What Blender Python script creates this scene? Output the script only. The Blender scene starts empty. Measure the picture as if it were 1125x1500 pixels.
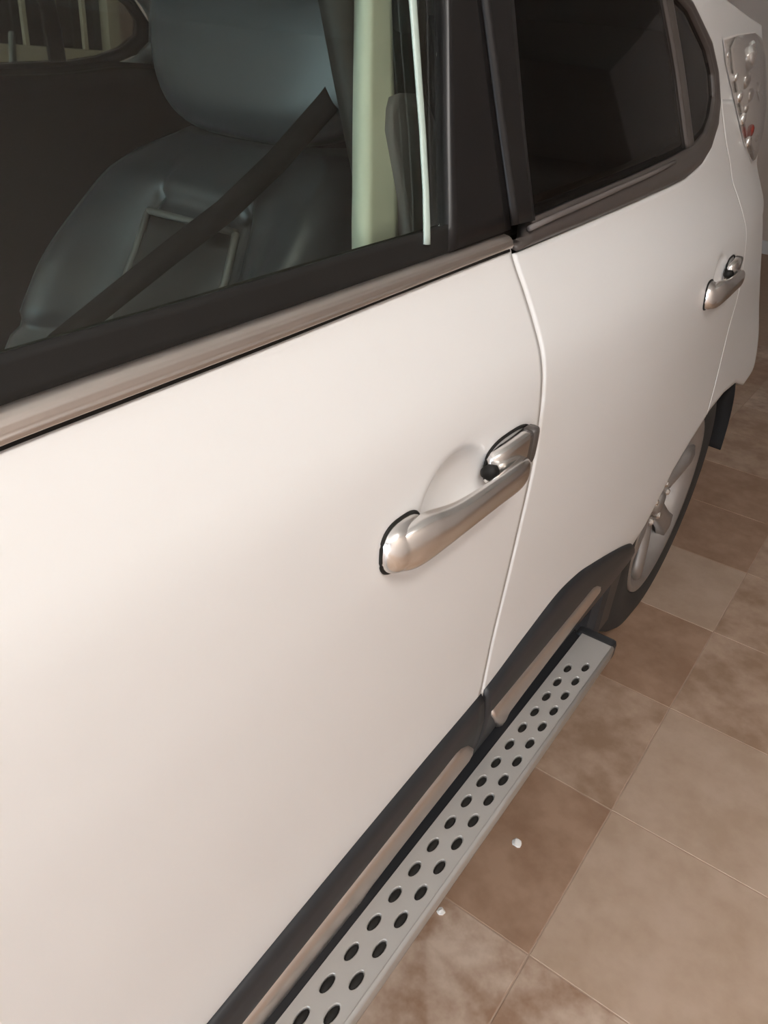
import bpy, bmesh, math, random
from mathutils import Vector, Matrix
random.seed(4)
D = bpy.data
SC = bpy.context.scene
COL = SC.collection

# ------------------------------------------------------------------ camera
FPX, YAW, PITCH, ROLL = 1148.4, 0.5568, 0.5276, 0.0988
CAM = Vector((-0.7446, -0.2956, 1.2866))
_f = Vector((math.cos(YAW)*math.cos(PITCH), math.sin(YAW)*math.cos(PITCH), -math.sin(PITCH)))
_r = Vector((math.sin(YAW), -math.cos(YAW), 0))
_u = _r.cross(_f)
CR = _r*math.cos(ROLL) + _u*math.sin(ROLL)
CU = -_r*math.sin(ROLL) + _u*math.cos(ROLL)
cd = D.cameras.new('camera'); cam = D.objects.new('camera', cd); COL.objects.link(cam)
cd.sensor_fit = 'HORIZONTAL'; cd.sensor_width = 36; cd.lens = FPX*36/1125
cd.clip_start = 0.02
cam.matrix_world = Matrix(((CR.x, CU.x, -_f.x, CAM.x), (CR.y, CU.y, -_f.y, CAM.y), (CR.z, CU.z, -_f.z, CAM.z), (0, 0, 0, 1)))
SC.camera = cam

# ------------------------------------------------------------------ world, lamps, exposure
w = D.worlds.new('daylight'); SC.world = w; w.use_nodes = True
bg = w.node_tree.nodes['Background']; bg.inputs[0].default_value = (0.72, 0.86, 1.0, 1); bg.inputs[1].default_value = 10.5
SC.view_settings.view_transform = 'Standard'; SC.view_settings.look = 'None'
SC.view_settings.exposure = 0.03; SC.view_settings.gamma = 1
SC.view_settings.use_curve_mapping = False

def area(name, loc, size, sy, power, col, rot=(0, 0, 0)):
    l = D.lights.new(name, 'AREA'); l.shape = 'RECTANGLE'; l.size = size; l.size_y = sy
    l.energy = power; l.color = col
    o = D.objects.new(name, l); COL.objects.link(o); o.location = loc; o.rotation_euler = rot
    return o
LAMPS = [((-1.1, -1.05, 2.86), 34)]
for (lx, ly, lz), pw in LAMPS:
    area('ceiling_light_offscreen', (lx, ly, lz-0.06), 1.2, 0.25, pw, (1.0, 0.955, 0.91))

# ------------------------------------------------------------------ materials
def mat(name, col, rough=0.5, metal=0.0, var=0.06, scale=12, coat=0.0, bump=0.0, spec=0.5):
    m = D.materials.new(name); m.use_nodes = True
    nt = m.node_tree; N = nt.nodes; L = nt.links; p = N['Principled BSDF']
    tc = N.new('ShaderNodeTexCoord'); nz = N.new('ShaderNodeTexNoise'); nz.inputs['Scale'].default_value = scale
    nz.inputs['Detail'].default_value = 4
    L.new(tc.outputs['Object'], nz.inputs['Vector'])
    mx = N.new('ShaderNodeMix'); mx.data_type = 'RGBA'
    mx.inputs['A'].default_value = tuple(min(1, c*(1-var)) for c in col)+(1,)
    mx.inputs['B'].default_value = tuple(min(1, c*(1+var)) for c in col)+(1,)
    L.new(nz.outputs['Fac'], mx.inputs['Factor']); L.new(mx.outputs['Result'], p.inputs['Base Color'])
    p.inputs['Roughness'].default_value = rough; p.inputs['Metallic'].default_value = metal
    p.inputs['Coat Weight'].default_value = coat; p.inputs['Coat Roughness'].default_value = 0.06
    p.inputs['Specular IOR Level'].default_value = spec
    if bump:
        b = N.new('ShaderNodeBump'); b.inputs['Strength'].default_value = bump; b.inputs['Distance'].default_value = 0.002
        L.new(nz.outputs['Fac'], b.inputs['Height']); L.new(b.outputs['Normal'], p.inputs['Normal'])
    return m

def glass(name, tint, refl=1.0):
    m = D.materials.new(name); m.use_nodes = True
    nt = m.node_tree; N = nt.nodes; L = nt.links
    N.remove(N['Principled BSDF'])
    t = N.new('ShaderNodeBsdfTransparent'); t.inputs[0].default_value = tuple(math.sqrt(c) for c in tint)+(1,)
    g = N.new('ShaderNodeBsdfGlossy'); g.inputs['Roughness'].default_value = 0.03; g.inputs['Color'].default_value = (refl, refl, refl, 1)
    lw = N.new('ShaderNodeLayerWeight'); lw.inputs['Blend'].default_value = 0.5
    pw_ = N.new('ShaderNodeMath'); pw_.operation = 'POWER'; pw_.inputs[1].default_value = 5
    fr = N.new('ShaderNodeMath'); fr.operation = 'MULTIPLY_ADD'; fr.inputs[1].default_value = 0.96; fr.inputs[2].default_value = 0.04
    L.new(lw.outputs['Facing'], pw_.inputs[0]); L.new(pw_.outputs[0], fr.inputs[0])
    mx = N.new('ShaderNodeMixShader')
    L.new(fr.outputs[0], mx.inputs[0]); L.new(t.outputs[0], mx.inputs[1]); L.new(g.outputs[0], mx.inputs[2])
    L.new(mx.outputs[0], N['Material Output'].inputs[0])
    return m

def emit(name, col, s):
    m = D.materials.new(name); m.use_nodes = True
    p = m.node_tree.nodes['Principled BSDF']
    p.inputs['Base Color'].default_value = col+(1,); p.inputs['Emission Color'].default_value = col+(1,)
    p.inputs['Emission Strength'].default_value = s
    return m

M = dict(
    paint=mat('white_paint', (0.79, 0.78, 0.77), 0.42, 0, 0.012, 3, coat=0.35),
    chrome=mat('chrome', (0.86, 0.84, 0.82), 0.22, 1.0, 0.02, 30),
    satin=mat('satin_trim', (0.72, 0.65, 0.60), 0.36, 1.0, 0.05, 20),
    blackp=mat('black_plastic', (0.022, 0.023, 0.026), 0.42, 0, 0.1, 60),
    gloss=mat('black_gloss', (0.010, 0.009, 0.009), 0.3, 0, 0.1, 20, spec=0.3),
    seal=mat('rubber_seal', (0.012, 0.011, 0.010), 0.6, 0, 0.1, 50, spec=0.3),
    greytrim=mat('dark_grey_trim', (0.07, 0.058, 0.052), 0.38, 0, 0.08, 40),
    rubber=mat('tyre_rubber', (0.03, 0.028, 0.026), 0.75, 0, 0.2, 40),
    liner=mat('wheel_liner', (0.012, 0.012, 0.013), 0.85, 0, 0.2, 30),
    alloy=mat('alloy_rim', (0.42, 0.40, 0.385), 0.38, 0.75, 0.1, 30),
    nut=mat('wheel_nut', (0.8, 0.76, 0.72), 0.25, 0.8, 0.05, 30),
    alu=mat('running_board_aluminium', (0.45, 0.435, 0.415), 0.45, 0.35, 0.04, 25),
    leather=mat('black_leather', (0.028, 0.031, 0.035), 0.36, 0, 0.15, 90, bump=0.15),
    leather2=mat('leather_insert', (0.013, 0.0125, 0.012), 0.5, 0, 0.15, 120, bump=0.15),
    piping=mat('seat_piping', (0.09, 0.087, 0.08), 0.5, 0, 0.05, 60),
    belt=mat('belt_webbing', (0.007, 0.006, 0.006), 0.9, 0, 0.1, 200, spec=0.08),
    card=mat('dark_door_card', (0.022, 0.019, 0.016), 0.6, 0, 0.1, 40, spec=0.3),
    cream=mat('cream_pillar_trim', (0.62, 0.61, 0.47), 0.6, 0, 0.04, 14),
    taupe=mat('taupe_trim', (0.13, 0.112, 0.105), 0.55, 0, 0.08, 20),
    headliner=mat('headliner', (0.10, 0.088, 0.075), 0.9, 0, 0.06, 60),
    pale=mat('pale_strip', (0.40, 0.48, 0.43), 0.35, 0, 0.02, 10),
    fglass=glass('front_glass', (0.76, 0.82, 0.76)),
    rglass=glass('privacy_glass', (0.30, 0.275, 0.245), 0.5),
    lens=glass('clear_lens', (0.95, 0.93, 0.91), 0.8),
    lampsil=mat('lamp_reflector', (0.78, 0.75, 0.73), 0.7, 0.0, 0.1, 60),
    glint=mat('polished_glint', (0.93, 0.92, 0.90), 0.12, 0.9, 0.02, 30),
    red=mat('red_reflector', (0.22, 0.03, 0.02), 0.25, 0, 0.1, 30),
    wall=mat('wall_plaster', (0.60, 0.50, 0.43), 0.85, 0, 0.04, 5),
    ceil=mat('ceiling_plaster', (0.72, 0.68, 0.62), 0.9, 0, 0.03, 5),
    skirt=mat('baseboard_paint', (0.75, 0.72, 0.70), 0.5, 0, 0.03, 9),
    wframe=mat('window_frame_paint', (0.66, 0.64, 0.46), 0.55, 0, 0.04, 12),
    dark=mat('dark_pane', (0.012, 0.014, 0.012), 0.12, 0, 0.1, 6),
    grout=mat('floor_grout', (0.44, 0.315, 0.235), 0.85, 0, 0.15, 30),
    fixture=mat('lamp_housing', (0.8, 0.79, 0.76), 0.5, 0, 0.02, 8),
    tube=emit('lamp_tube', (1.0, 0.95, 0.86), 4.0),
    crumb=mat('white_crumb', (0.85, 0.82, 0.78), 0.8, 0, 0.05, 80),
)
def tile_mat(name, a, b):
    m = D.materials.new(name); m.use_nodes = True
    nt = m.node_tree; N = nt.nodes; L = nt.links; p = N['Principled BSDF']
    g = N.new('ShaderNodeNewGeometry')
    n1 = N.new('ShaderNodeTexNoise'); n1.inputs['Scale'].default_value = 7.5; n1.inputs['Detail'].default_value = 5; n1.inputs['Roughness'].default_value = 0.6
    n2 = N.new('ShaderNodeTexNoise'); n2.inputs['Scale'].default_value = 26; n2.inputs['Detail'].default_value = 3
    L.new(g.outputs['Position'], n1.inputs['Vector']); L.new(g.outputs['Position'], n2.inputs['Vector'])
    ad = N.new('ShaderNodeMath'); ad.operation = 'MULTIPLY_ADD'; ad.inputs[1].default_value = 0.35
    L.new(n2.outputs['Fac'], ad.inputs[0]); L.new(n1.outputs['Fac'], ad.inputs[2])
    r = N.new('ShaderNodeValToRGB'); r.color_ramp.elements[0].position = 0.54; r.color_ramp.elements[1].position = 0.82
    r.color_ramp.elements[0].color = a+(1,); r.color_ramp.elements[1].color = b+(1,)
    L.new(ad.outputs[0], r.inputs[0]); L.new(r.outputs[0], p.inputs['Base Color'])
    p.inputs['Roughness'].default_value = 0.42
    b_ = N.new('ShaderNodeBump'); b_.inputs['Strength'].default_value = 0.12; b_.inputs['Distance'].default_value = 0.004
    L.new(n2.outputs['Fac'], b_.inputs['Height']); L.new(b_.outputs[0], p.inputs['Normal'])
    return m
TM = [tile_mat('tile_dark', (0.31, 0.185, 0.118), (0.42, 0.27, 0.185)),
      tile_mat('tile_mid', (0.345, 0.22, 0.145), (0.51, 0.36, 0.265)),
      tile_mat('tile_pale', (0.45, 0.32, 0.23), (0.53, 0.39, 0.295)),
      tile_mat('tile_blotched', (0.33, 0.20, 0.13), (0.62, 0.48, 0.38))]

# ------------------------------------------------------------------ mesh helpers
def mk(name, V, F, m, parent=None, smooth=True, solid=0.0, bevel=0.0, off=0, sharp=None):
    me = D.meshes.new(name); me.from_pydata([tuple(v) for v in V], [], F); me.update()
    bm = bmesh.new(); bm.from_mesh(me)
    bmesh.ops.recalc_face_normals(bm, faces=bm.faces) if solid == 0 and not off else None
    bm.to_mesh(me); bm.free()
    me.materials.append(m)
    for p in me.polygons: p.use_smooth = smooth
    o = D.objects.new(name, me); COL.objects.link(o)
    if parent: o.parent = parent
    if solid:
        s = o.modifiers.new('thickness', 'SOLIDIFY'); s.thickness = solid; s.offset = off
    if bevel:
        b = o.modifiers.new('bevel', 'BEVEL'); b.width = bevel; b.segments = 2; b.limit_method = 'ANGLE'
        b.harden_normals = False
    return o

def grid(fn, nu, nv, flip=False):
    V = [fn(i/nu, j/nv) for i in range(nu+1) for j in range(nv+1)]
    F = []
    for i in range(nu):
        for j in range(nv):
            a = i*(nv+1)+j; q = [a, a+nv+1, a+nv+2, a+1]
            F.append(q[::-1] if flip else q)
    return V, F

def boxes(lst):
    V, F = [], []
    for (x0, x1, y0, y1, z0, z1) in lst:
        b = len(V)
        V += [(x, y, z) for x in (x0, x1) for y in (y0, y1) for z in (z0, z1)]
        F += [[b+i for i in q] for q in ((0, 1, 3, 2), (4, 6, 7, 5), (0, 4, 5, 1), (2, 3, 7, 6), (0, 2, 6, 4), (1, 5, 7, 3))]
    return V, F
def box(name, x0, x1, y0, y1, z0, z1, m, parent=None, bevel=0.0):
    V, F = boxes([(x0, x1, y0, y1, z0, z1)])
    return mk(name, V, F, m, parent, smooth=False, bevel=bevel)

def tube(pts, rad, n=10, sect=None):
    """closed tube along pts; rad number or list; sect optional (a,b) flattening with fixed frame"""
    V, F = [], []
    P = [Vector(p) for p in pts]
    for i, p in enumerate(P):
        t = (P[min(i+1, len(P)-1)]-P[max(i-1, 0)]).normalized()
        up = Vector((0, 0, 1)) if abs(t.z) < 0.95 else Vector((0, 1, 0))
        a = t.cross(up).normalized(); b = a.cross(t)
        r = rad[i] if isinstance(rad, (list, tuple)) else rad
        sa, sb = sect or (1, 1)
        V += [p + a*math.cos(2*math.pi*k/n)*r*sa + b*math.sin(2*math.pi*k/n)*r*sb for k in range(n)]
    for i in range(len(P)-1):
        for k in range(n):
            F.append([i*n+k, i*n+(k+1) % n, (i+1)*n+(k+1) % n, (i+1)*n+k])
    F.append(list(range(n))[::-1]); F.append([(len(P)-1)*n+k for k in range(n)])
    return V, F

def interp(x, pts):
    if x <= pts[0][0]: return pts[0][1]
    for (a, b), (c, d) in zip(pts, pts[1:]):
        if x <= c: return b+(d-b)*(x-a)/(c-a) if c > a else d
    return pts[-1][1]
def smi(x, pts):          # smooth (Catmull-Rom style) interpolation
    if x <= pts[0][0]: return pts[0][1]
    if x >= pts[-1][0]: return pts[-1][1]
    n = len(pts)
    for i in range(n-1):
        if x <= pts[i+1][0]:
            x0, y0 = pts[i]; x1, y1 = pts[i+1]; h = x1-x0
            s = (y1-y0)/h
            def sl(k):
                if k <= 0: return (pts[1][1]-pts[0][1])/(pts[1][0]-pts[0][0])
                if k >= n-1: return (pts[-1][1]-pts[-2][1])/(pts[-1][0]-pts[-2][0])
                a = (pts[k][1]-pts[k-1][1])/(pts[k][0]-pts[k-1][0]); b = (pts[k+1][1]-pts[k][1])/(pts[k+1][0]-pts[k][0])
                return 0 if a*b <= 0 else 2*a*b/(a+b)
            m0, m1 = sl(i), sl(i+1); t = (x-x0)/h
            return (2*t**3-3*t*t+1)*y0+(t**3-2*t*t+t)*h*m0+(-2*t**3+3*t*t)*y1+(t**3-t*t)*h*m1
def sm(a, b, x):
    t = min(1, max(0, (x-a)/(b-a))); return t*t*(3-2*t)

# ------------------------------------------------------------------ car side surface (metres; x to the rear, y inward, z up)
G = [(.30, .05), (.40, .015), (.45, .0), (.50, -.008), (.568, -.011), (.65, -.0115), (.70, -.013), (.774, -.0155), (.83, -.017),
     (.895, -.0185), (.96, -.016), (1.006, -.011), (1.033, -.004), (1.062, .010), (1.09, .026), (1.127, .048), (1.168, .0625),
     (1.227, .084), (1.335, .122), (1.45, .163), (1.50, .185), (1.55, .225), (1.60, .32)]
WID = 1.80
TAPER = [(.45, .08), (.60, .16), (.65, .22), (.79, .56), (.90, .82), (1.0, 1.0)]
def surf(x, z):
    y = smi(z, G)
    T = .065*max(0, x-.3)**2
    if x > 1.0 and z > 1.08: T += (.03185+.091*(x-1.0)-T)*sm(1.08, 1.25, z)
    y += smi(z, TAPER)*T
    if x > 1.44: y += .22*(x-1.44)*(1-sm(.48, .60, z))
    if x > 1.65:
        k = min(1, (x-1.65)/.3); y += .30*(1-math.sqrt(max(0, 1-k*k)))
    if x < -1.5: y += .10*(-1.5-x)**2
    if x < -2.0:
        k = min(1, (-2.0-x)/.35); y += .35*(1-math.sqrt(max(0, 1-k*k)))
    return y
HANDLES = [(-0.175, .945), (0.80, .982)]
def dent(x, z):
    d = 0
    for hx, hz in HANDLES:
        q = ((x-hx)/.068)**2+((z-hz)/.048)**2
        if q < 1: d += .024*(1-q)**1.0*sm(0, .5, 1-q)
    return d
def ray(px, py):
    return CR*((px-562.5)/FPX) - CU*((py-750)/FPX) + _f
def on(px, py, off=0.0):          # the point of the car's side that a pixel of the photograph looks at
    d = ray(px, py); t = .05
    f = lambda t: (CAM+d*t).y-surf((CAM+d*t).x, (CAM+d*t).z)+off
    while t < 6 and f(t) < 0: t += .01
    lo, hi = t-.01, t
    for _ in range(30):
        m_ = (lo+hi)/2
        if f(m_) < 0: lo = m_
        else: hi = m_
    p = CAM+d*hi
    return (p.x, p.z)
def S(x, z, off=0.0, side=0):
    y = surf(x, z)-off
    return (x, y if side == 0 else WID-y, z)

# feature curves
BELT = [(-1.15, 1.066)]+[on(*q, .001) for q in ((0, 668), (190, 593), (378, 519), (560, 445), (747, 371))]+[ (.179, 1.135), (.434, 1.148), (.621, 1.157), (.75, 1.172), (.841, 1.193), (.92, 1.225), (.954, 1.261)]
belt = lambda x: smi(x, BELT)
ARCH = [on(*q) for q in ((960, 740), (985, 690), (1010, 648), (1040, 600), (1060, 575), (1078, 560), (1085, 575))]
LOW = [(0, .45), (.55, .45), (.70, .455), (.745, .49)]+ARCH+[(ARCH[-1][0]+.05, .45), (ARCH[-1][0]+.11, .38), (ARCH[-1][0]+.2, .36)]
_sm = [on(*q) for q in ((1050, 552), (1067, 482), (1081, 432))]
SEAM = [(.55, _sm[0][0]-.02)]+[(z, x) for x, z in _sm]+[(1.0, 1.11), (1.142, 1.06), (1.2, 1.01), (1.262, .985), (1.3, .98)]
FARCH = [(-2.4, .40), (-2.03, .38), (-1.96, .52), (-1.86, .62), (-1.7, .68), (-1.53, .70), (-1.36, .68), (-1.2, .62), (-1.13, .55), (-1.11, .45)]

def panel(name, xl, xr, zl, zu, nu, nv, m, parent, side=0, off=0.0, dn=False, solid=.012, xs=None):
    def fn(s, t):
        if xs: s = xs(s)
        z = .8
        for _ in range(6):
            x = xl(z)+(xr(z)-xl(z))*s
            z = zl(x)+(zu(x)-zl(x))*t
        p = S(x, z, off-(dent(x, z) if dn else 0), side)
        return p
    V, F = grid(fn, nu, nv, flip=(side == 1))
    return mk(name, V, F, m, parent, solid=solid, off=-1 if solid else 0)

# ------------------------------------------------------------------ tags
def tag(o, label=None, cat=None, group=None, kind=None):
    if label: o['label'] = label
    if cat: o['category'] = cat
    if group: o['group'] = group
    if kind: o['kind'] = kind
    return o
def empty(name, loc=(0, 0, 0)):
    o = D.objects.new(name, None); COL.objects.link(o); o.location = loc; o.empty_display_size = .2
    return o

# ================================================================== the setting
X0, X1, Y0, Y1, ZC = -4.6, 7.4, -1.9, 3.5, 2.95
fl = tag(box('floor', X0, X1, Y0, Y1, -.10, -.0009, M['grout']), 'brown and beige square tiled garage floor', None, None, 'structure')
TS, TX, TY, TO = .3783, 1.6001, -.1507, -.0144
V, F = boxes([(.001, TS-.001, .001, TS-.001, -.012, 0)])
tproto = []
for k in range(4):
    o = mk('tile', V, F, TM[k], None, smooth=False)
    bm = bmesh.new(); bm.from_mesh(o.data)
    bmesh.ops.bevel(bm, geom=[e for e in bm.edges if all(v.co.z > -.001 for v in e.verts)], offset=.0012, segments=1, affect='EDGES')
    bm.to_mesh(o.data); bm.free()
    tproto.append(o.data); D.objects.remove(o)
SHADE = {(-1, 0): 2, (-2, 0): 0, (-3, 0): 1, (-4, 0): 0, (-5, 0): 3, (-6, 0): 1, (0, 0): 0, (1, 0): 0, (2, 0): 1, (-1, -1): 1, (-2, -1): 1, (-3, -1): 2, (-4, -1): 2, (-5, -3): 3, (-4, -3): 3,
         (-5, -1): 3, (-6, -1): 3, (0, -1): 1, (-4, -2): 1, (-5, -2): 1, (-3, -2): 3, (-6, -2): 3, (-2, -2): 2}
nt_ = 0
ct, st = math.cos(TO), math.sin(TO)
for i in range(-12, 7):
    for j in range(-5, 10):
        x, y = TX+i*TS, TY+j*TS
        xr_, yr_ = x*ct-y*st, x*st+y*ct
        if yr_ < Y0+.02 or yr_+TS > Y1-.02: continue
        o = D.objects.new('tile', tproto[SHADE.get((i, j), random.choice((0, 1, 1, 2, 3)))]); COL.objects.link(o)
        o.location = (xr_, yr_, 0); o.rotation_euler.z = TO; o.parent = fl; nt_ += 1
tag(box('ceiling', X0, X1, Y0, Y1, ZC, ZC+.1, M['ceil']), 'plain pale garage ceiling', None, None, 'structure')
tag(box('wall_near', X0, X1, Y0-.12, Y0, -.10, ZC+.1, M['wall']), 'plain beige wall on the driver side of the garage', None, None, 'structure')
tag(box('wall_back', X1, X1+.12, Y0-.12, Y1+.12, -.10, ZC+.1, M['wall']), 'plain beige wall behind the tail of the car', None, None, 'structure')
tag(box('baseboard_back', X1-.015, X1, Y0, Y1, -.004, .11, M['skirt']), 'white baseboard under the back wall', None, None, 'structure')
# front wall with the open garage door
V, F = boxes([(X0-.12, X0, Y0-.12, -1.3, -.1, ZC+.1), (X0-.12, X0, 3.0, Y1+.12, -.1, ZC+.1), (X0-.12, X0, -1.3, 3.0, 2.35, ZC+.1)])
tag(mk('wall_front', V, F, M['wall'], smooth=False), 'garage front wall around the open doorway', None, None, 'structure')
# far wall with the barred house window
WX0, WX1, WZ0, WZ1 = 1.05, 2.33, 1.06, 2.15
V, F = boxes([(X0, WX0, Y1, Y1+.12, -.1, ZC+.1), (WX1, X1, Y1, Y1+.12, -.1, ZC+.1), (WX0, WX1, Y1, Y1+.12, -.1, WZ0), (WX0, WX1, Y1, Y1+.12, WZ1, ZC+.1)])
tag(mk('wall_far', V, F, M['wall'], smooth=False), 'beige wall with the barred window beyond the car', None, None, 'structure')
wn = tag(empty('window_1', (1.72, Y1, WZ0)), 'cream barred house window seen through the car', None, None, 'structure')
def wpart(name, *a, m=M['wframe'], bevel=.004):
    o = box(name, *a, m, None, bevel); o.parent = wn
    o.location = (-1.72, -Y1, -WZ0); return o
fw = .055
wpart('window_frame', WX0, WX1, Y1-.03, Y1+.06, WZ0, WZ0+.115)
wpart('window_frame', WX0, WX1, Y1-.03, Y1+.06, WZ1-fw, WZ1)
wpart('window_frame', WX0, WX0+fw, Y1-.03, Y1+.06, WZ0+fw, WZ1-fw)
wpart('window_frame', WX1-.075, WX1, Y1-.03, Y1+.06, WZ0+fw, WZ1-fw)
for bx in (1.28, 1.46, 1.63, 1.80, 1.965, 2.125):
    wpart('window_bar', bx-.012, bx+.012, Y1-.02, Y1+.004, WZ0+fw, WZ1-fw)
wpart('window_pane', WX0+fw, WX1-.075, Y1+.03, Y1+.036, WZ0+fw, WZ1-fw, m=M['dark'], bevel=0)
for k, ((lx, ly, lz), pw) in enumerate(LAMPS):
    e = empty('ceiling_lamp_offscreen', (lx, ly, ZC))
    a = box('housing', -.65, .65, -.13, .13, -.05, 0, M['fixture'], e, .006)
    for dy in (-.06, .06):
        V, F = tube([(-.58, dy, -.066), (.58, dy, -.066)], .014, 12)
        mk('lamp_tube_offscreen', V, F, M['tube'], e)
    tag(e, 'pale twin tube ceiling lamp above the driver side door', 'ceiling lamp')

# ================================================================== the car
car = tag(empty('car', (0, .9, 0)), 'white sport utility car with chrome door handles and perforated side step', 'car')
CARP = Matrix.Translation((0, -.9, 0))
parts = []
def C(o):                      # child of the car, geometry written in world metres
    o.parent = car; o.matrix_parent_inverse = CARP; return o
def sub(o, p):                 # sub-part of a part of the car
    o.parent = p; o.matrix_parent_inverse = Matrix.Identity(4); return o

BOT = lambda x: .45
for side in (0, 1):
    # doors, quarter panel, fender
    fd = C(panel('front_door', lambda z: -1.10, lambda z: -.0022, BOT, lambda x: belt(x)+.0035, 150 if side == 0 else 40, 90 if side == 0 else 24, M['paint'], None, side, dn=(side == 0)))
    rd = C(panel('rear_door', lambda z: .0022, lambda z: smi(z, SEAM)-.0022, lambda x: interp(x, LOW), lambda x: belt(x)-.002 if x < .954 else 1.262,
                 140 if side == 0 else 40, 90 if side == 0 else 24, M['paint'], None, side, dn=(side == 0)))
    C(panel('quarter_panel', lambda z: smi(z, SEAM)+.0022, lambda z: 1.95, lambda x: interp(x, LOW), lambda x: 1.266, 90, 60, M['paint'], None, side,
            xs=lambda s: s if s < .6 else .6+.4*math.sin((s-.6)/.4*math.pi/2)))
    C(panel('front_fender', lambda z: -2.35, lambda z: -1.105, lambda x: interp(x, FARCH), lambda x: min(belt(x)-.002, 1.07-.16*max(0, -1.15-x)), 70, 30, M['paint'], None, side,
            xs=lambda s: s if s > .4 else .4-.4*math.sin((.4-s)/.4*math.pi/2)))
    # roof rail and rear pillar skin
    PR = [((-1.12, 1.08), (-1.30, 1.09)), ((-.85, 1.30), (-.98, 1.36)), ((-.6, 1.42), (-.66, 1.50)), ((-.3, 1.465), (-.33, 1.55)), ((0, 1.475), (0, 1.555)),
          ((.5, 1.435), (.5, 1.51)), ((.744, 1.40), (.80, 1.455)), ((.895, 1.353), (1.1, 1.43)), ((.945, 1.31), (1.45, 1.425)), ((.950, 1.29), (1.80, 1.425)),
          ((.953, 1.275), (1.95, 1.40)), ((.954, 1.2615), (1.95, 1.2615))]
    def fn(s, t):
        q = [(k/(len(PR)-1), v) for k, v in enumerate(PR)]
        a = [smi(s, [(k, v[0][0]) for k, v in q]), smi(s, [(k, v[0][1]) for k, v in q])]
        b = [interp(s, [(k, v[1][0]) for k, v in q]), interp(s, [(k, v[1][1]) for k, v in q])]
        x, z = a[0]+(b[0]-a[0])*t, a[1]+(b[1]-a[1])*t
        return S(x, z, 0, side)
    V, F = grid(fn, 132, 30, flip=(side == 1))
    C(mk('roof_side_rail', V, F, M['paint'], None, solid=.012, off=-1))

    # window frames
    OUT = [(.004, 1.127), (.179, 1.135), (.434, 1.148), (.621, 1.157), (.75, 1.172), (.841, 1.193), (.92, 1.225), (.954, 1.261), (.945, 1.31), (.895, 1.353), (.744, 1.40), (.5, 1.435), (.25, 1.457), (.004, 1.475)]
    INN = [(.046, 1.152), (.18, 1.162), (.434, 1.180), (.60, 1.192), (.72, 1.202), (.80, 1.216), (.865, 1.240), (.905, 1.272), (.902, 1.307), (.862, 1.340), (.735, 1.386), (.5, 1.421), (.25, 1.44), (.066, 1.452)]
    def ringfn(s, t):
        q = s*(len(OUT)-1); i = min(int(q), len(OUT)-2); f_ = q-i
        a = [OUT[i][k]+(OUT[i+1][k]-OUT[i][k])*f_ for k in (0, 1)]; b = [INN[i][k]+(INN[i+1][k]-INN[i][k])*f_ for k in (0, 1)]
        return S(a[0]+(b[0]-a[0])*t, a[1]+(b[1]-a[1])*t, .003+.004*math.sin(math.pi*min(1, t*1.3)), side)
    V, F = grid(ringfn, 78, 6, flip=(side == 1))
    C(mk('window_surround', V, F, M['greytrim'], None, solid=.014, off=-1))
    # thin satin lip on the inside of the rear surround
    V, F = tube([S(x, z-.003, .008, side) for x, z in [(.03, 1.149), (.10, 1.1545), (.18, 1.160), (.30, 1.169), (.434, 1.178), (.55, 1.187)]], .003, 8)
    C(mk('surround_lip', V, F, M['taupe'], None))
    top = lambda x: interp(x, [(.004, 1.455), (.25, 1.44), (.5, 1.421), (.735, 1.386), (.862, 1.340), (.905, 1.30)])
    bot = lambda x: interp(x, [(.046, 1.152), (.18, 1.162), (.434, 1.180), (.60, 1.192), (.72, 1.202), (.80, 1.216), (.865, 1.240), (.905, 1.272)])
    DV = [(1.19, .690), (1.30, .655), (1.40, .600), (1.45, .575)]
    for nm, a, b in (('rear_door_glass', lambda z: .046+.02*sm(1.15, 1.45, z), lambda z: smi(z, DV)-.02), ('quarter_glass', lambda z: smi(z, DV)+.02, lambda z: .906)):
        C(panel(nm, a, b, bot, top, 24, 16, M['rglass'], None, side, off=-.003, solid=.004))
    C(panel('window_divider', lambda z: smi(z, DV)-.022, lambda z: smi(z, DV)+.022, lambda x: bot(x)-.004, lambda x: top(x)+.004, 6, 16, M['greytrim'], None, side, off=.002, solid=.012))
    # B pillar frames, front and rear door
    ge = lambda z: interp(z, [(1.12, -.129), (1.151, -.119), (1.33, -.062), (1.45, -.03)])
    C(panel('front_pillar_frame', ge, lambda z: -.003, lambda x: 1.148+.05*x, lambda x: 1.476, 8, 18, M['gloss'], None, side, off=.004, solid=.014))
    C(panel('rear_pillar_frame', lambda z: .003, lambda z: .046+.02*sm(1.15, 1.45, z), lambda x: 1.152, lambda x: 1.474, 6, 18, M['gloss'], None, side, off=.008, solid=.016))
    # front door window: glass, top frame, seal, chrome
    ft = lambda x: smi(x, [(-1.1, 1.10), (-.85, 1.285), (-.6, 1.40), (-.3, 1.445), (0, 1.455)])
    C(panel('front_door_glass', lambda z: -1.08, lambda z: ge(z)+.004, lambda x: belt(x)+.028, ft, 30, 20, M['fglass'], None, side, off=-.004, solid=.004))
    C(panel('front_window_frame', lambda z: -1.12, lambda z: -.003, lambda x: ft(x)-.004, lambda x: ft(x)+.022, 30, 3, M['gloss'], None, side, off=.003, solid=.014))
    C(panel('window_seal', lambda z: -1.08, lambda z: -.012, lambda x: belt(x)+.018, lambda x: belt(x)+.040, 40, 4, M['seal'], None, side, off=.001, solid=.010))
    CB = [(-1.10, 1.075)]+[on(*q, .007) for q in ((0, 660), (190, 586), (378, 513), (560, 441), (742, 368))]
    CTp = [(-1.10, 1.097)]+[on(*q, .005) for q in ((0, 600), (190, 534), (378, 470), (560, 407), (735, 346))]
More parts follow.
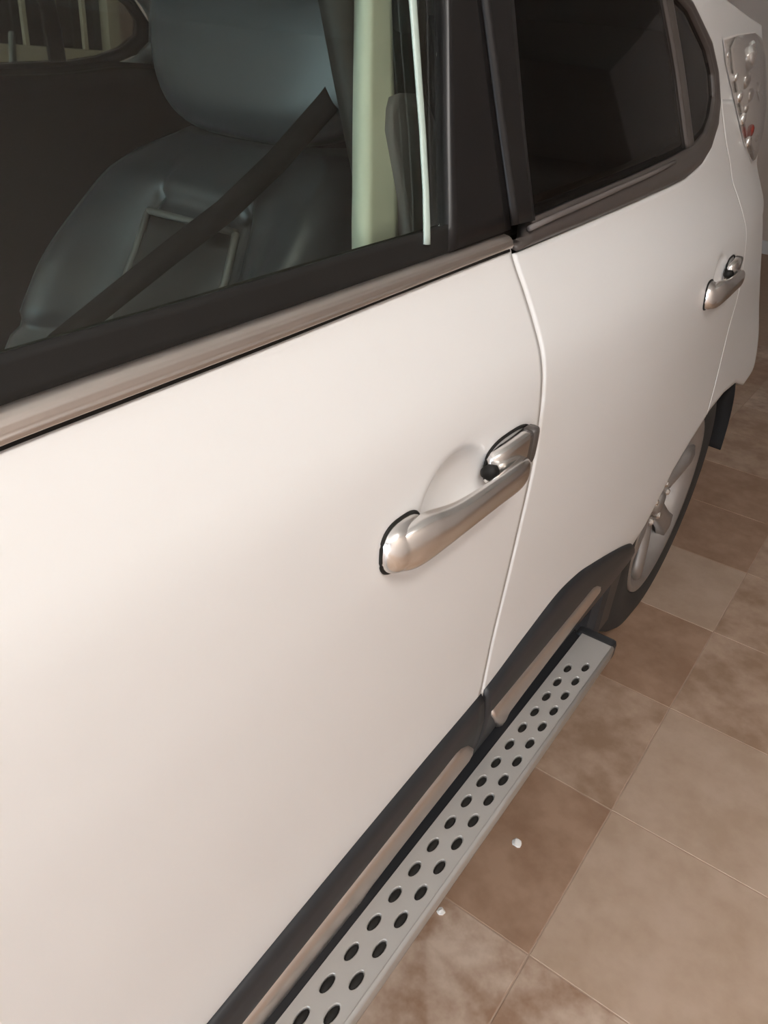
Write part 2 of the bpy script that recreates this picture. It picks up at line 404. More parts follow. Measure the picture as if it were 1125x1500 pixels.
    GB = [(-1.10, 1.068)]+[on(*q, .001) for q in ((0, 669), (190, 594), (378, 520), (560, 446), (747, 372))]
    def chr_(s, t):
        x = -1.10+(-.012+1.10)*s
        z = smi(x, CB)+(smi(x, CTp)-smi(x, CB))*t
        prof = interp(t, [(0, .000), (.1, .0075), (.32, .0095), (.38, .0088), (.44, .0092), (.66, .0095), (.72, .0085), (.78, .0084), (.92, .006), (1, 0)])
        return S(x, z, prof, side)
    V, F = grid(chr_, 60, 26, flip=(side == 1))
    ch = C(mk('belt_moulding', V, F, M['satin'], None, solid=.004, off=-1)); tag(ch, 'brushed chrome strip under the front window')
    C(panel('belt_gap_seal', lambda z: -1.10, lambda z: -.006, lambda x: smi(x, GB)+.002, lambda x: smi(x, GB)+.010, 40, 2, M['seal'], None, side, off=.0012, solid=.006))

    # rocker cladding with chrome inserts
    CT = [(-1.10, .495)]+[on(px, py, .002) for px, py in ((306, 1500), (470, 1300), (625, 1113), (706, 1017), (770, 932), (822, 865), (848, 840), (870, 825), (900, 807))]+[(.64, .497), (.70, .462)]
    for nm, xa, xb in (('door_cladding', -1.095, -.002), ('door_cladding', .006, .69)):
        def cl(s, t):
            x = xa+(xb-xa)*s; zt = smi(x, CT); zb_ = .405
            z = zt+(zb_-zt)*t
            return S(x, z, interp(t, [(0, .001), (.07, .008), (.25, .013), (.75, .014), (.9, .010), (1, -.01)]), side)
        V, F = grid(cl, 60, 16, flip=(side == 0))
        C(mk(nm, V, F, M['blackp'], None, solid=.01, off=-1))
    O = .0155
    pl_ = lambda p, q, n=8: [(p[0]+(q[0]-p[0])*k/n, p[1]+(q[1]-p[1])*k/n) for k in range(n+1)]
    S1t = [(-1.05, .435)]+[on(px, py, O) for px, py in pl_((361, 1498), (683, 1090))]
    S1b = [(-1.05, .40)]+[on(px, py, O) for px, py in pl_((384, 1498), (699, 1100))]
    S2t = [on(px, py, O) for px, py in pl_((717, 1050), (874, 858))]
    S2b = [on(px, py, O) for px, py in pl_((723, 1074), (884, 861))]
    for a, b in ((S1t, S1b), (S2t, S2b)):
        def ins(s, t):
            q = s*(len(a)-1); i = min(int(q), len(a)-2); f_ = q-i
            p = [a[i][k]+(a[i+1][k]-a[i][k])*f_ for k in (0, 1)]; r = [b[i][k]+(b[i+1][k]-b[i][k])*f_ for k in (0, 1)]
            e_ = min(1, min(s, 1-s)*42)
            tt = .5+(t-.5)*(.55+.45*math.sqrt(e_))
            return S(p[0]+(r[0]-p[0])*tt, p[1]+(r[1]-p[1])*tt, O-.002+.006*math.sin(math.pi*t)**.6*e_, side)
        V, F = grid(ins, 60, 8, flip=(side == 0))
        C(mk('chrome_insert', V, F, M['satin'], None, solid=.003, off=-1))
    # sill under the doors
    yy = (lambda y: y) if side == 0 else (lambda y: WID-y)
    V, F = boxes([(-1.12, .70, min(yy(.035), yy(.12)), max(yy(.035), yy(.12)), .30, .46)])
    C(mk('sill', V, F, M['blackp'], None, smooth=False, bevel=.01))

# roof, hood, windscreen, tail
RE = [(-.66, 1.50), (-.33, 1.55), (0, 1.555), (.5, 1.51), (.8, 1.455), (1.1, 1.43), (1.45, 1.425), (1.80, 1.425)]
def roof(s, t):
    x = -.64+(1.80+.64)*s; z = smi(x, RE); y0 = surf(x, z)
    return (x, y0+(WID-2*y0)*t, z+.02*(1-abs(2*t-1)**2.2))
V, F = grid(roof, 40, 24); C(mk('roof', V, F, M['paint'], None, solid=.012, off=-1))
def rear(s, t):
    z = .36+(1.425-.36)*t; y0 = surf(1.95, min(z, 1.40)); 
    return (1.95-.15*sm(1.40, 1.425, z)+.05*math.sin(math.pi*s)**.5, y0+(WID-2*y0)*s, z)
V, F = grid(rear, 24, 24); C(mk('tailgate', V, F, M['paint'], None, solid=.012, off=-1))
def shield(s, t):
    x = -1.28+(.64)*t; z = 1.09+.41*t; y0 = surf(x, z)+.01
    return (x-.12*math.sin(math.pi*s)*(1-.5*t), y0+(WID-2*y0)*s, z)
V, F = grid(shield, 24, 12); C(mk('windscreen', V, F, M['fglass'], None, solid=.005, off=-1))
def hood(s, t):
    x = -1.22-1.12*t; zz = min(belt(x)-.002, 1.07-.16*max(0, -1.15-x)); y0 = surf(max(x, -2.34), zz)
    return (x-.10*math.sin(math.pi*s), y0+(WID-2*y0)*s, zz+.05*math.sin(math.pi*s)**.6)
V, F = grid(hood, 24, 24); C(mk('bonnet', V, F, M['paint'], None, solid=.012, off=-1))
def nose(s, t):
    z = .38+(.885-.38)*t; y0 = surf(-2.35, z)
    return (-2.35-.12*math.sin(math.pi*s), y0+(WID-2*y0)*s, z)
V, F = grid(nose, 24, 12); C(mk('front_bumper', V, F, M['paint'], None, solid=.012, off=-1))
V, F = boxes([(1.60, 1.92, .22, WID-.22, .34, .66)]); C(mk('bumper_valance', V, F, M['blackp'], None, smooth=False, bevel=.05))
C(box('underbody', -2.2, 1.55, .25, WID-.25, .28, .40, M['liner'], None, .02))

# interior: door cards, floor, headliner, dashboard, pillars
for side in (0, 1):
    C(panel('door_card', lambda z: -1.08, lambda z: 1.5, lambda x: .42, lambda x: min(belt(x)+.016, 1.20), 40, 20, M['card'], None, side, off=-.07, solid=.02))
    C(panel('inner_sill_cap', lambda z: -1.08, lambda z: 1.3, lambda x: min(belt(x)+.005, 1.19), lambda x: min(belt(x)+.022, 1.205), 40, 2, M['card'], None, side, off=-.02, solid=.055))
    C(panel('rear_pillar_trim', lambda z: .93, lambda z: 1.75, lambda x: 1.18, lambda x: 1.42, 20, 8, M['card'], None, side, off=-.06, solid=.02))
    # cream B pillar trim
    C(panel('pillar_trim', lambda z: interp(z, [(1.10, -.135), (1.15, -.116), (1.33, -.046), (1.46, .0)]) , lambda z: interp(z, [(1.10, -.083), (1.15, -.066), (1.33, -.012), (1.46, .03)]),
            lambda x: 1.125, lambda x: 1.47, 6, 14, M['cream'], None, side, off=-.088, solid=.02))
    C(panel('belt_guide_cover', lambda z: -.062, lambda z: .02, lambda x: 1.10, lambda x: 1.255-6*max(0, abs(x+.02)-.02)**2*10, 10, 12, M['taupe'], None, side, off=-.080, solid=.02))
    C(panel('pillar_backing', lambda z: -.07, lambda z: .09, lambda x: 1.10, lambda x: 1.47, 8, 8, M['card'], None, side, off=-.112, solid=.02))
def tailtrim(s, t):
    z = .44+(1.418-.44)*t; y0 = surf(1.84, min(z, 1.40))+.04
    return (1.80-.03*t, y0+(WID-2*y0)*s, z)
V, F = grid(tailtrim, 12, 12); C(mk('tailgate_trim', V, F, M['card'], None, solid=.01))
C(box('cabin_floor', -1.3, 1.8, .10, WID-.10, .40, .44, M['card']))
def liner_(s, t):
    x = -.60+(1.75+.60)*s; z = smi(x, RE)-.03; y0 = surf(x, z)+.03
    return (x, y0+(WID-2*y0)*t, z+.018*(1-abs(2*t-1)**2.2))
V, F = grid(liner_, 20, 12); C(mk('headliner', V, F, M['headliner'], None, solid=.01))
def dash(s, t):
    a = math.pi*.5*t
    return (-1.27+.34*math.sin(a), .10+(WID-.20)*s, .62+.42*math.cos(a)**.7 if t < 1 else .62)
V, F = grid(dash, 20, 12); C(mk('dashboard', V, F, M['card'], None, solid=.02))
V, F = tube([(-.83+.06*math.sin(a)*.0+.18*math.cos(a)*.35, .42+.18*math.sin(a), .88+.17*math.cos(a)) for a in [2*math.pi*k/32 for k in range(33)]], .014, 8)
sw = C(mk('steering_wheel', V, F, M['leather'], None))
V, F = tube([(-.95, .42, .83), (-.83, .42, .88), (-.82, .42, .884)], [.03, .055, .05], 14); sub(mk('wheel_hub', V, F, M['card'], None), sw)
for yo, zo in ((-.17, .0), (.17, .0), (0, -.16)):
    V, F = tube([(-.83, .42, .88), (-.83+zo*.35, .42+yo, .88+zo)], .013, 8); sub(mk('wheel_spoke', V, F, M['card'], None), sw)

# seats --------------------------------------------------------------
def seat(yc, xoff=0.0, wid=.27):
    seat_o = C(empty('front_seat', (0, 0, 0)))
    def axis(z):     # front face of the backrest
        return xoff + interp(z, [(.60, -.36), (.75, -.29), (.92, -.185), (1.06, -.105), (1.17, -.055), (1.20, -.03)])
    def half(z):
        return interp(z, [(.60, .21), (.80, .215), (.95, .21), (1.06, .20), (1.12, .185), (1.16, .165), (1.185, .12)])
    def back(s, t):
        z = .60+(1.185-.60)*t; h = half(z); u = 2*s-1
        bol = .060*math.exp(-((abs(u)-.80)/.20)**2)*sm(1.18, 1.02, z)
        edge = .11*max(0, abs(u)-.86)/.14
        groove = -.010*math.exp(-((abs(u)-.40)/.045)**2)*sm(1.16, 1.10, z)
        hg = -.010*math.exp(-((z-1.115)/.008)**2)*(1 if abs(u) < .4 else 0)-.012*math.exp(-((z-.965)/.008)**2)*sm(.55, .65, abs(u))
        x = axis(z)-bol-groove*1-hg+edge**1+.05*sm(1.13, 1.185, z)
        return (x, yc+h*u, z)
    V, F = grid(back, 56, 60)
    bk = sub(mk('backrest', V, F, M['leather'], None, solid=.012, off=0), seat_o)
    def shell(s, t):
        z = .60+(1.185-.60)*t; h = half(z)*1.0; u = 2*s-1
        return (axis(z)+.05*sm(1.13, 1.185, z)+.11-.02+.05*(1-u*u)**.5*(1-.5*sm(1.0, 1.185, z)), yc+h*u, z)
    V, F = grid(shell, 20, 20); sub(mk('backrest_shell', V, F, M['card'], None, solid=.008), seat_o)
    def insert(s, t):
        z = .66+(1.100-.66)*t; u = 2*s-1
        return (axis(z)-.006-.012*(1-u**4)*(1-(2*t-1)**6), yc+half(z)*.36*u, z)
    V, F = grid(insert, 24, 24); sub(mk('centre_insert', V, F, M['leather2'], None, solid=.01), seat_o)
    for pts in ([(axis(z)-.014, yc-half(z)*.37, z) for z in [.66+.0445*k for k in range(11)]], [(axis(z)-.014, yc+half(z)*.37, z) for z in [.66+.0445*k for k in range(11)]],
                [(axis(1.105)-.014, yc+half(1.105)*.37*u/8, 1.105) for u in range(-8, 9)]):
        V, F = tube(pts, .0042, 8); sub(mk('piping', V, F, M['piping'], None), seat_o)
    # headrest
    V, F = [], []
    n, m_ = 40, 24
    hc = (xoff+.035, yc, 1.29)
    for i in range(m_+1):
        ph = -math.pi/2+math.pi*i/m_
        for k in range(n):
            th = 2*math.pi*k/n
            e1, e2 = .55, .6
            sg = lambda v, e: math.copysign(abs(v)**e, v)
            V.append((hc[0]+.055*sg(math.cos(ph), e1)*sg(math.cos(th), e2)+.02*math.sin(ph), hc[1]+.195*sg(math.cos(ph), e1)*sg(math.sin(th), e2)*(1-.10*(1-math.sin(ph))), hc[2]+.105*sg(math.sin(ph), .75)))
    for i in range(m_):
        for k in range(n): F.append([i*n+k, i*n+(k+1) % n, (i+1)*n+(k+1) % n, (i+1)*n+k])
    sub(mk('headrest', V, F, M['leather'], None), seat_o)
    for dy in (-.06, .06):
        V, F = tube([(xoff+.03, yc+dy, 1.14), (xoff+.035, yc+dy, 1.23)], .007, 10); sub(mk('headrest_post', V, F, M['chrome'], None), seat_o)
    def cush(s, t):
        u = 2*s-1; x = -.30+xoff-.48*t
        return (x, yc+.26*u, .66-.02*(1-t)+.045*math.exp(-((abs(u)-.82)/.2)**2)-.14*max(0, abs(u)-.9)/.1-.12*sm(.85, 1, t))
    V, F = grid(cush, 28, 20); sub(mk('seat_cushion', V, F, M['leather'], None, solid=.01), seat_o)
    V, F = boxes([(-.74+xoff, -.22+xoff, yc-.24, yc+.24, .44, .60)]); sub(mk('seat_base', V, F, M['card'], None, smooth=False, bevel=.02), seat_o)
seat(.40); seat(WID-.40)
def bench(s, t):
    u = 2*s-1
    if t < .5:
        q = t/.5; return (.50+.42*q, WID/2+.68*u, .70-.04*q+.02*math.cos(u*9))
    q = (t-.5)/.5; return (.92+.20*q, WID/2+(.68-.06*q)*u, .66+.44*q)
V, F = grid(bench, 40, 24); C(mk('rear_bench', V, F, M['leather2'], None, solid=.06))
# belt webbing of the near front seat
P = [(.03, .26, 1.29), (-.02, .275, 1.235), (-.074, .295, 1.18), (-.12, .325, 1.13), (-.165, .36, 1.087), (-.25, .45, .985), (-.33, .55, .84)]
V, F = [], []
for i, p in enumerate(P):
    q = Vector(p); t = (Vector(P[min(i+1, 6)])-Vector(P[max(i-1, 0)])).normalized(); a = t.cross(Vector((1, .35, .3))).normalized()
    V += [q+a*.012, q-a*.012]
F = [[2*i, 2*i+1, 2*i+3, 2*i+2] for i in range(6)]
C(mk('seat_belt', V, F, M['belt'], None, solid=.003))
# pale strip along the rear edge of the front window, lock pin on the far sill
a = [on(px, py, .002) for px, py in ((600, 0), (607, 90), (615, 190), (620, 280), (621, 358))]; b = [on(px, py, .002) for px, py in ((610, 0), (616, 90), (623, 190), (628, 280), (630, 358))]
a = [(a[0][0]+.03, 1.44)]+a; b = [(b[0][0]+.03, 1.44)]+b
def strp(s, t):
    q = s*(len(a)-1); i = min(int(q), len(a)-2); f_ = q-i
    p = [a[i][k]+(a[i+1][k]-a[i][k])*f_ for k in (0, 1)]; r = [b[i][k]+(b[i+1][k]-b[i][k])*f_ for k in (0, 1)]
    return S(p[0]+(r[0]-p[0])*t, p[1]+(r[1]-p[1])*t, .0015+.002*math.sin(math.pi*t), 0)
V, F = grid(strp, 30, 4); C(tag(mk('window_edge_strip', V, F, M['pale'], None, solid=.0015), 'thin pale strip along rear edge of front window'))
V, F = tube([(.575, 1.74, 1.15), (.578, 1.738, 1.19), (.582, 1.735, 1.25), (.583, 1.735, 1.255)], [.009, .009, .008, .004], 10)
C(mk('lock_pin', V, F, M['pale'], None))

# door handles --------------------------------------------------------
def handle(name, dx, dz):
    ST = [(-.295, .936, .003, .000, .003), (-.291, .936, .011, 0, .009), (-.283, .937, .018, 0, .016), (-.268, .938, .0225, 0, .023), (-.25, .940, .0225, 0, .027),
          (-.236, .941, .020, .002, .029), (-.22, .942, .0175, .008, .031), (-.20, .943, .016, .013, .032), (-.165, .944, .0155, .016, .033), (-.135, .944, .0155, .017, .033),
          (-.110, .943, .016, .016, .033), (-.094, .942, .0160, .014, .032), (-.080, .941, .015, .011, .030), (-.070, .941, .012, .009, .026), (-.064, .941, .006, .009, .020)]
    V, F = [], []; n = 20
    for (x, zc, h, n0, n1) in ST:
        X = x+dx; Z = zc+dz
        for k in range(n):
            a = 2*math.pi*k/n
            cn = math.copysign(abs(math.cos(a))**.75, math.cos(a)); sn = math.copysign(abs(math.sin(a))**.8, math.sin(a))
            zz = Z+h*sn; nn = (n0+n1)/2+(n1-n0)/2*cn
            V.append((X, surf(X, Z)-nn, zz))
    for i in range(len(ST)-1):
        for k in range(n): F.append([i*n+k, i*n+(k+1) % n, (i+1)*n+(k+1) % n, (i+1)*n+k])
    F.append(list(range(n))); F.append([(len(ST)-1)*n+k for k in range(n)])
    h = C(mk(name, V, F, M['chrome'], None))
    sb = h.modifiers.new('smooth', 'SUBSURF'); sb.levels = 1; sb.render_levels = 2
    # fixed rear piece with the lock
    V, F = [], []
    KS = [(-.123, .012, .000, .006), (-.118, .018, 0, .013), (-.10, .0200, 0, .0155), (-.06, .0200, 0, .0155), (-.048, .0195, 0, .015)]
    n = 16
    for (x, hh, n0, n1) in KS:
        X = x+dx; Z = .952+dz+.02*(x+.07)
        for k in range(n):
            a = 2*math.pi*k/n
            cn = math.copysign(abs(math.cos(a))**.4, math.cos(a)); sn = math.copysign(abs(math.sin(a))**.4, math.sin(a))
            V.append((X, surf(X, Z)-((n0+n1)/2+(n1-n0)/2*cn), Z+hh*sn))
    for i in range(len(KS)-1):
        for k in range(n): F.append([i*n+k, i*n+(k+1) % n, (i+1)*n+(k+1) % n, (i+1)*n+k])
    F.append(list(range(n))); F.append([(len(KS)-1)*n+k for k in range(n)])
    sub(mk('lock_cover', V, F, M['chrome'], None), h)
    V, F = [], []
    ES = [(-.049, .0200, 0, .0155), (-.040, .0200, 0, .0165), (-.032, .0185, 0, .014), (-.027, .012, 0, .006)]
    for (x, hh, n0, n1) in ES:
        X = x+dx; Z = .952+dz+.02*(x+.07)
        for k in range(n):
            a = 2*math.pi*k/n
            cn = math.copysign(abs(math.cos(a))**.4, math.cos(a)); sn = math.copysign(abs(math.sin(a))**.4, math.sin(a))
            V.append((X, surf(X, Z)-((n0+n1)/2+(n1-n0)/2*cn), Z+hh*sn))
    for i in range(len(ES)-1):
        for k in range(n): F.append([i*n+k, i*n+(k+1) % n, (i+1)*n+(k+1) % n, (i+1)*n+k])
    F.append(list(range(n))); F.append([(len(ES)-1)*n+k for k in range(n)])
    sub(mk('end_cap', V, F, M['greytrim'], None), h)
    # flared front foot of the grip
    V, F = [], []
    for i in range(9):
        r = math.sin(math.pi/2*i/8); nn = .019*math.cos(math.pi/2*i/8)**.8 if i < 8 else 0
        for k in range(28):
            a = 2*math.pi*k/28
            x_ = -.268+dx+.029*r*math.copysign(abs(math.cos(a))**.75, math.cos(a)); z_ = .938+dz+.0232*r*math.copysign(abs(math.sin(a))**.75, math.sin(a))
            V.append(S(x_, z_, nn))
    for i in range(8):
        for k in range(28): F.append([i*28+k, i*28+(k+1) % 28, (i+1)*28+(k+1) % 28, (i+1)*28+k])
    sub(mk('grip_foot', V, F, M['chrome'], None), h)
    # rubber gaskets round both feet, dark gap before the lock cover, dark end cap
    def gasket(cx, cz, rx, rz):
        pts = [S(cx+rx*math.copysign(abs(math.cos(a))**.7, math.cos(a)), cz+rz*math.copysign(abs(math.sin(a))**.7, math.sin(a)), .0008) for a in [2*math.pi*k/36 for k in range(37)]]
        V, F = tube(pts, .0017, 8); sub(mk('gasket', V, F, M['seal'], None), h)
    gasket(-.268+dx, .938+dz, .029, .0235); gasket(-.074+dx, .952+dz, .050, .0215)
    X = -.124+dx; Z = .950+dz
    V, F = tube([S(X-.005, Z, .001), S(X, Z, .005), S(X+.006, Z, .007)], [.004, .0085, .0095], 12); sub(mk('lock_gap', V, F, M['seal'], None), h)
    return h
h1 = handle('door_handle', 0, 0); tag(h1, 'chrome front door handle')
h2 = handle('door_handle', .975, .037); tag(h2, 'chrome rear door handle')

# running board -------------------------------------------------------
BZ, SP, XE = .4336, .0429, .2882
YI, YO = -.041, -.0637
brd = empty('running_board'); C(brd)
V, F = [], []
def holerow(yc, y0, y1, x0, xs):
    n = 16; hr = .0122; hry = .0052
    for xc in xs:
        b = len(V)
        for k in range(n):
            a = 2*math.pi*k/n; cx_, sy_ = math.cos(a), math.sin(a)
            s_ = 1/max(abs(cx_), abs(sy_))
            ey = yc+(y1-yc)*sy_*s_ if sy_ > 0 else yc+(yc-y0)*sy_*s_
            V.append((xc+SP/2*cx_*s_, ey, BZ))
        for k in range(n):
            a = 2*math.pi*k/n; V.append((xc+(hr+.001)*math.cos(a), yc+(hry+.001)*math.sin(a), BZ))
        for k in range(n):
            a = 2*math.pi*k/n; V.append((xc+hr*math.cos(a), yc+hry*math.sin(a), BZ-.001))
        for k in range(n):
            a = 2*math.pi*k/n; V.append((xc+hr*math.cos(a), yc+hry*math.sin(a), BZ-.006))
        for r in range(3):
            for k in range(n): F.append([b+r*n+k, b+r*n+(k+1) % n, b+(r+1)*n+(k+1) % n, b+(r+1)*n+k])
NH = 38
ym = (YI+YO)/2
xi = [XE-k*SP for k in range(NH)]; xo = [XE-(k-.5)*SP for k in range(NH)]
holerow(YI, ym, -.024, 0, xi); holerow(YO, -.0790, ym, 0, xo)
def quad(x0, x1, y0, y1):
    b = len(V); V.extend([(x0, y0, BZ), (x1, y0, BZ), (x1, y1, BZ), (x0, y1, BZ)]); F.append([b, b+1, b+2, b+3])
XEND = .392
quad(xi[0]+SP/2, XEND, ym, -.024); quad(xo[0]+SP/2, XEND, -.0790, ym)
quad(-1.36, xi[-1]-SP/2, ym, -.024); quad(-1.36, xo[-1]-SP/2, -.0790, ym)
pl = sub(mk('step_plate', V, F, M['alu'], None, smooth=False), brd)
def rim_(s, t):
    x = -1.36+(XEND+1.36)*s; a = t*math.pi*.75
    return (x, -.0790-.0042*math.sin(a), BZ-.0042+.0042*math.cos(a)-.02*max(0, t-.7)/.3)
V, F = grid(rim_, 4, 10); sub(mk('step_edge', V, F, M['alu'], None, solid=.002), brd)
V, F = boxes([(-1.36, XEND, -.074, -.022, BZ-.035, BZ-.0075)])
sub(mk('step_core', V, F, M['liner'], None, smooth=False), brd)
V, F = boxes([(-1.36, XEND+.01, -.024, .06, BZ-.04, BZ-.008)])
sub(mk('step_bracket', V, F, M['blackp'], None, smooth=False, bevel=.004), brd)
V, F = boxes([(XEND, XEND+.03, -.082, -.01, BZ-.04, BZ-.002)])
sub(mk('step_end_cap', V, F, M['blackp'], None, smooth=False, bevel=.008), brd)
n = 12
sv = [(.0116*math.cos(2*math.pi*k/n), .0047*math.sin(2*math.pi*k/n), -.0035) for k in range(n)]+[(.0092*math.cos(2*math.pi*k/n), .0034*math.sin(2*math.pi*k/n), -.0022) for k in range(n)]+[(.0116*math.cos(2*math.pi*k/n), .0047*math.sin(2*math.pi*k/n), -.0078) for k in range(n)]
sf = [[k, (k+1) % n, n+(k+1) % n, n+k] for k in range(n)]+[[2*n+k, 2*n+(k+1) % n, (k+1) % n, k] for k in range(n)]+[list(range(n, 2*n))]
stud = None
for xs_, yc in ((xi[:24], YI), (xo[:24], YO)):
    for xc in xs_:
        if stud is None:
            o = mk('rubber_stud', sv, sf, M['seal'], None); stud = o.data
        else:
            o = D.objects.new('rubber_stud', stud); COL.objects.link(o)
        sub(o, brd); o.location = (xc, yc, BZ)
tag(brd, 'silver running board with two rows of staggered dark oval holes')

# wheels --------------------------------------------------------------
def wheel(wx, wy, sgn):
    e = C(empty('wheel', (wx, wy, .365)))
    def lathe(prof, n=72):
        V, F = [], []
        for i in range(n):
            a = 2*math.pi*i/n
            for (r, y) in prof: V.append((r*math.cos(a), y*sgn, r*math.sin(a)))
        k = len(prof)
        for i in range(n):
            for j in range(k-1):
                F.append([i*k+j, ((i+1) % n)*k+j, ((i+1) % n)*k+j+1, i*k+j+1])
        return V, F
    V, F = lathe([(.232, .01), (.245, .0), (.30, -.006), (.338, .006), (.355, .022), (.364, .05), (.365, .11), (.364, .17), (.355, .20), (.33, .215), (.24, .21)])
    sub(mk('tyre', V, F, M['rubber'], None, solid=.004), e)
    V, F = lathe([(.236, .008), (.234, -.001), (.226, .0), (.216, .012), (.205, .022), (.200, .06), (.198, .12), (.21, .20)])
    sub(mk('rim', V, F, M['alloy'], None, solid=.005), e)
    V, F = lathe([(.0, .13), (.16, .13), (.165, .14)], 40); sub(mk('brake_disc', V, F, M['liner'], None, solid=.01), e)
    for k in range(6):
        a = 2*math.pi*k/6+.35; V, F = [], []
        SPK = [(.045, .030, .034), (.075, .024, .026), (.12, .021, .019), (.17, .024, .014), (.210, .034, .012)]
        for (r, wd, y) in SPK:
            for (tw, dy) in ((-1, .018), (-.8, 0), (0, -.003), (.8, 0), (1, .018)):
                p = Vector((r, 0, tw*wd)); c_, s_ = math.cos(a), math.sin(a)
                V.append((p.x*c_-p.z*s_, (y+dy)*sgn, p.x*s_+p.z*c_))
        for i in range(len(SPK)-1):
            for j in range(4): F.append([i*5+j, i*5+j+1, (i+1)*5+j+1, (i+1)*5+j])
        sub(mk('spoke', V, F, M['alloy'], None, solid=.012), e)
    V, F = lathe([(.0, .012), (.024, .013), (.030, .018), (.032, .030), (.07, .036), (.08, .05)], 40); sub(mk('hub', V, F, M['alloy'], None, solid=.004), e)
    for k in range(5):
        a = 2*math.pi*k/5+.2; c_ = Vector((.054*math.cos(a), 0, .054*math.sin(a)))
        V, F = tube([c_+Vector((0, .034*sgn, 0)), c_+Vector((0, .018*sgn, 0)), c_+Vector((0, .012*sgn, 0))], [.0115, .0115, .006], 6)
        sub(mk('wheel_nut', V, F, M['nut'], None, smooth=False), e)
for wx in (1.12, -1.53):
    wheel(wx, .030, 1); wheel(wx, WID-.030, -1)
    for side in (0, 1):
        f_ = (lambda y: y) if side == 0 else (lambda y: WID-y)
        def well(s, t):
            a = math.radians(3)+math.radians(180)*s
            return (wx+.02+((.41 if math.cos(a) < 0 else .445)+.03*t)*math.cos(a), f_(.012+.30*t), .345+(.37+.03*t)*math.sin(a)*(1 if math.sin(a) > 0 else 1))
        V, F = grid(well, 40, 6, flip=True); C(mk('wheel_liner', V, F, M['liner'], None, solid=.004))
        V, F = boxes([(wx-.43, wx+.47, min(f_(.31), f_(.33)), max(f_(.31), f_(.33)), .40, .74)]); C(mk('wheel_well_back', V, F, M['liner'], None, smooth=False))
# mud guard and jack cover between board and rear wheel
V, F = boxes([(.60, .70, .0, .20, .26, .46)]); C(mk('mud_guard', V, F, M['blackp'], None, smooth=False, bevel=.02))

# tail lamp -----------------------------------------------------------
tl = empty('tail_lamp'); C(tl)
def on_tail(px, py, off=.002):      # keeps lamp pieces on the pillar where the pixel ray just misses it
    p = on(px, py, off)
    while p[0] > 1.72:
        px -= .5; p = on(px, py, off)
    return p
OX = [on_tail(*q) for q in ((1059, 56), (1080, 50))]+[(1.50, 1.402), (1.62, 1.398), (1.69, 1.375), (1.70, 1.32), (1.68, 1.25), (1.63, 1.185), (1.55, 1.135)]+[on_tail(*q) for q in ((1101, 238), (1090, 210), (1081, 170), (1072, 130), (1063, 92))]
cx_ = sum(p[0] for p in OX)/len(OX); cz_ = sum(p[1] for p in OX)/len(OX)
def lampgrid(off, bulge, sc):
    V, F = [], []; n = len(OX); R = 6
    for r in range(R+1):
        q = r/R*sc
        for p in OX:
            x, z = cx_+(p[0]-cx_)*q, cz_+(p[1]-cz_)*q
            V.append(S(x, z, off+bulge*(1-(r/R)**2.5)))
    for r in range(R):
        for k in range(n): F.append([r*n+k, r*n+(k+1) % n, (r+1)*n+(k+1) % n, (r+1)*n+k])
    return V, F
V, F = lampgrid(.002, .003, 1.0); sub(mk('reflector', V, F, M['lampsil'], None), tl)
V, F = lampgrid(.003, .016, .98); sub(mk('lens', V, F, M['lens'], None, solid=.002), tl)
def bowl(px, py, rpx, m, nm, depth=.5):
    x, z = on_tail(px, py, .008); c_ = Vector(S(x, z, .008)); dist = (c_-CAM).length; r = rpx/FPX*dist
    V, F = [], []
    for i in range(7):
        ph = math.pi*i/6-math.pi/2
        for k in range(16):
            a = 2*math.pi*k/16; V.append(c_+Vector((math.cos(ph)*math.cos(a)*r*1.0, math.cos(ph)*math.sin(a)*r*.55, math.sin(ph)*r)))
    for i in range(6):
        for k in range(16): F.append([i*16+k, i*16+(k+1) % 16, (i+1)*16+(k+1) % 16, (i+1)*16+k])
    return sub(mk(nm, V, F, m, None), tl)
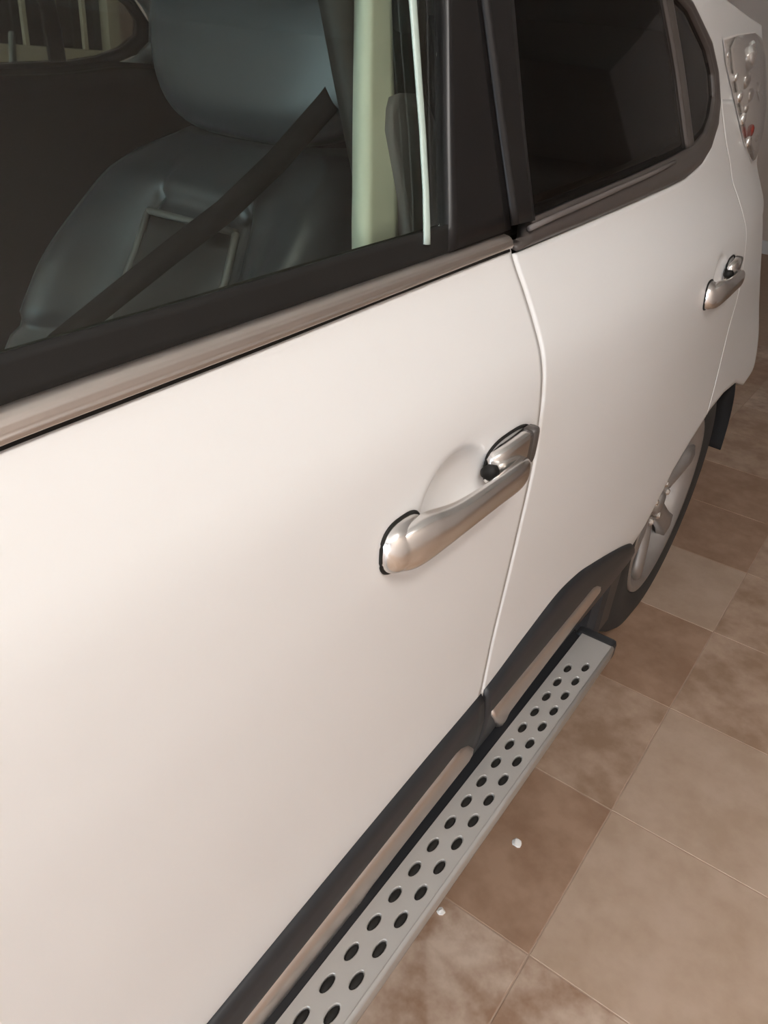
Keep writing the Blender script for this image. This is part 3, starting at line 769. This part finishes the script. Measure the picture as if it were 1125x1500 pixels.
bowl(1096, 87, 15, M['glint'], 'lamp_glint'); bowl(1101, 69, 7, M['glint'], 'lamp_glint'); bowl(1078, 113, 5, M['glint'], 'lamp_glint'); bowl(1088, 174, 7, M['glint'], 'lamp_glint'); bowl(1066, 81, 3, M['glint'], 'lamp_glint')  # polished beads added to stand in for bright glints on the lens
for q in ((1092, 118, 10), (1098, 140, 8), (1083, 142, 7), (1092, 160, 6), (1096, 208, 7), (1108, 203, 4)): bowl(*q, M['chrome'], 'lamp_facet')
bowl(1099, 192, 8, M['red'], 'red_reflector')
tag(tl, 'clear tail lamp with round polished beads added as glints on rear pillar')
# door mirror on the front door
V, F = [], []
for i in range(9):
    ph = -math.pi/2+math.pi*i/8
    for k in range(20):
        a = 2*math.pi*k/20; sg = lambda v, e: math.copysign(abs(v)**e, v)
        V.append((-1.10+.055*sg(math.cos(ph), .6)*math.cos(a), -.09+.10*sg(math.cos(ph), .6)*sg(math.sin(a), .7), 1.15+.075*sg(math.sin(ph), .7)))
for i in range(8):
    for k in range(20): F.append([i*20+k, i*20+(k+1) % 20, (i+1)*20+(k+1) % 20, (i+1)*20+k])
mr = C(mk('door_mirror', V, F, M['paint'], None))
V, F = boxes([(-1.048, -1.043, -.17, -.01, 1.095, 1.205)]); sub(mk('mirror_glass', V, F, M['chrome'], None, smooth=False), mr)
V, F = boxes([(-1.13, -1.08, -.03, .06, 1.08, 1.12)]); sub(mk('mirror_arm', V, F, M['blackp'], None, smooth=False, bevel=.006), mr)

# crumbs on the floor -------------------------------------------------
def floor_at(px, py):
    d = ray(px, py); t = -CAM.z/d.z; return CAM+d*t
for (px, py, r, lab) in ((646, 1336, .0075, 'tiny white crumb on tile right beside the running board edge'), (757, 1236, .010, 'white crumb on brown tile a hand from the running board')):
    p = floor_at(px, py)
    bm = bmesh.new(); bmesh.ops.create_icosphere(bm, subdivisions=2, radius=r)
    for v in bm.verts:
        v.co *= random.uniform(.75, 1.15); v.co.z = max(v.co.z*.6, -.25*r)
    zmin = min(v.co.z for v in bm.verts)
    for v in bm.verts: v.co.z -= zmin
    me = D.meshes.new('crumb'); bm.to_mesh(me); bm.free(); me.materials.append(M['crumb'])
    o = D.objects.new('floor_crumb', me); COL.objects.link(o); o.location = (p.x, p.y, .0)
    tag(o, lab, 'crumb')
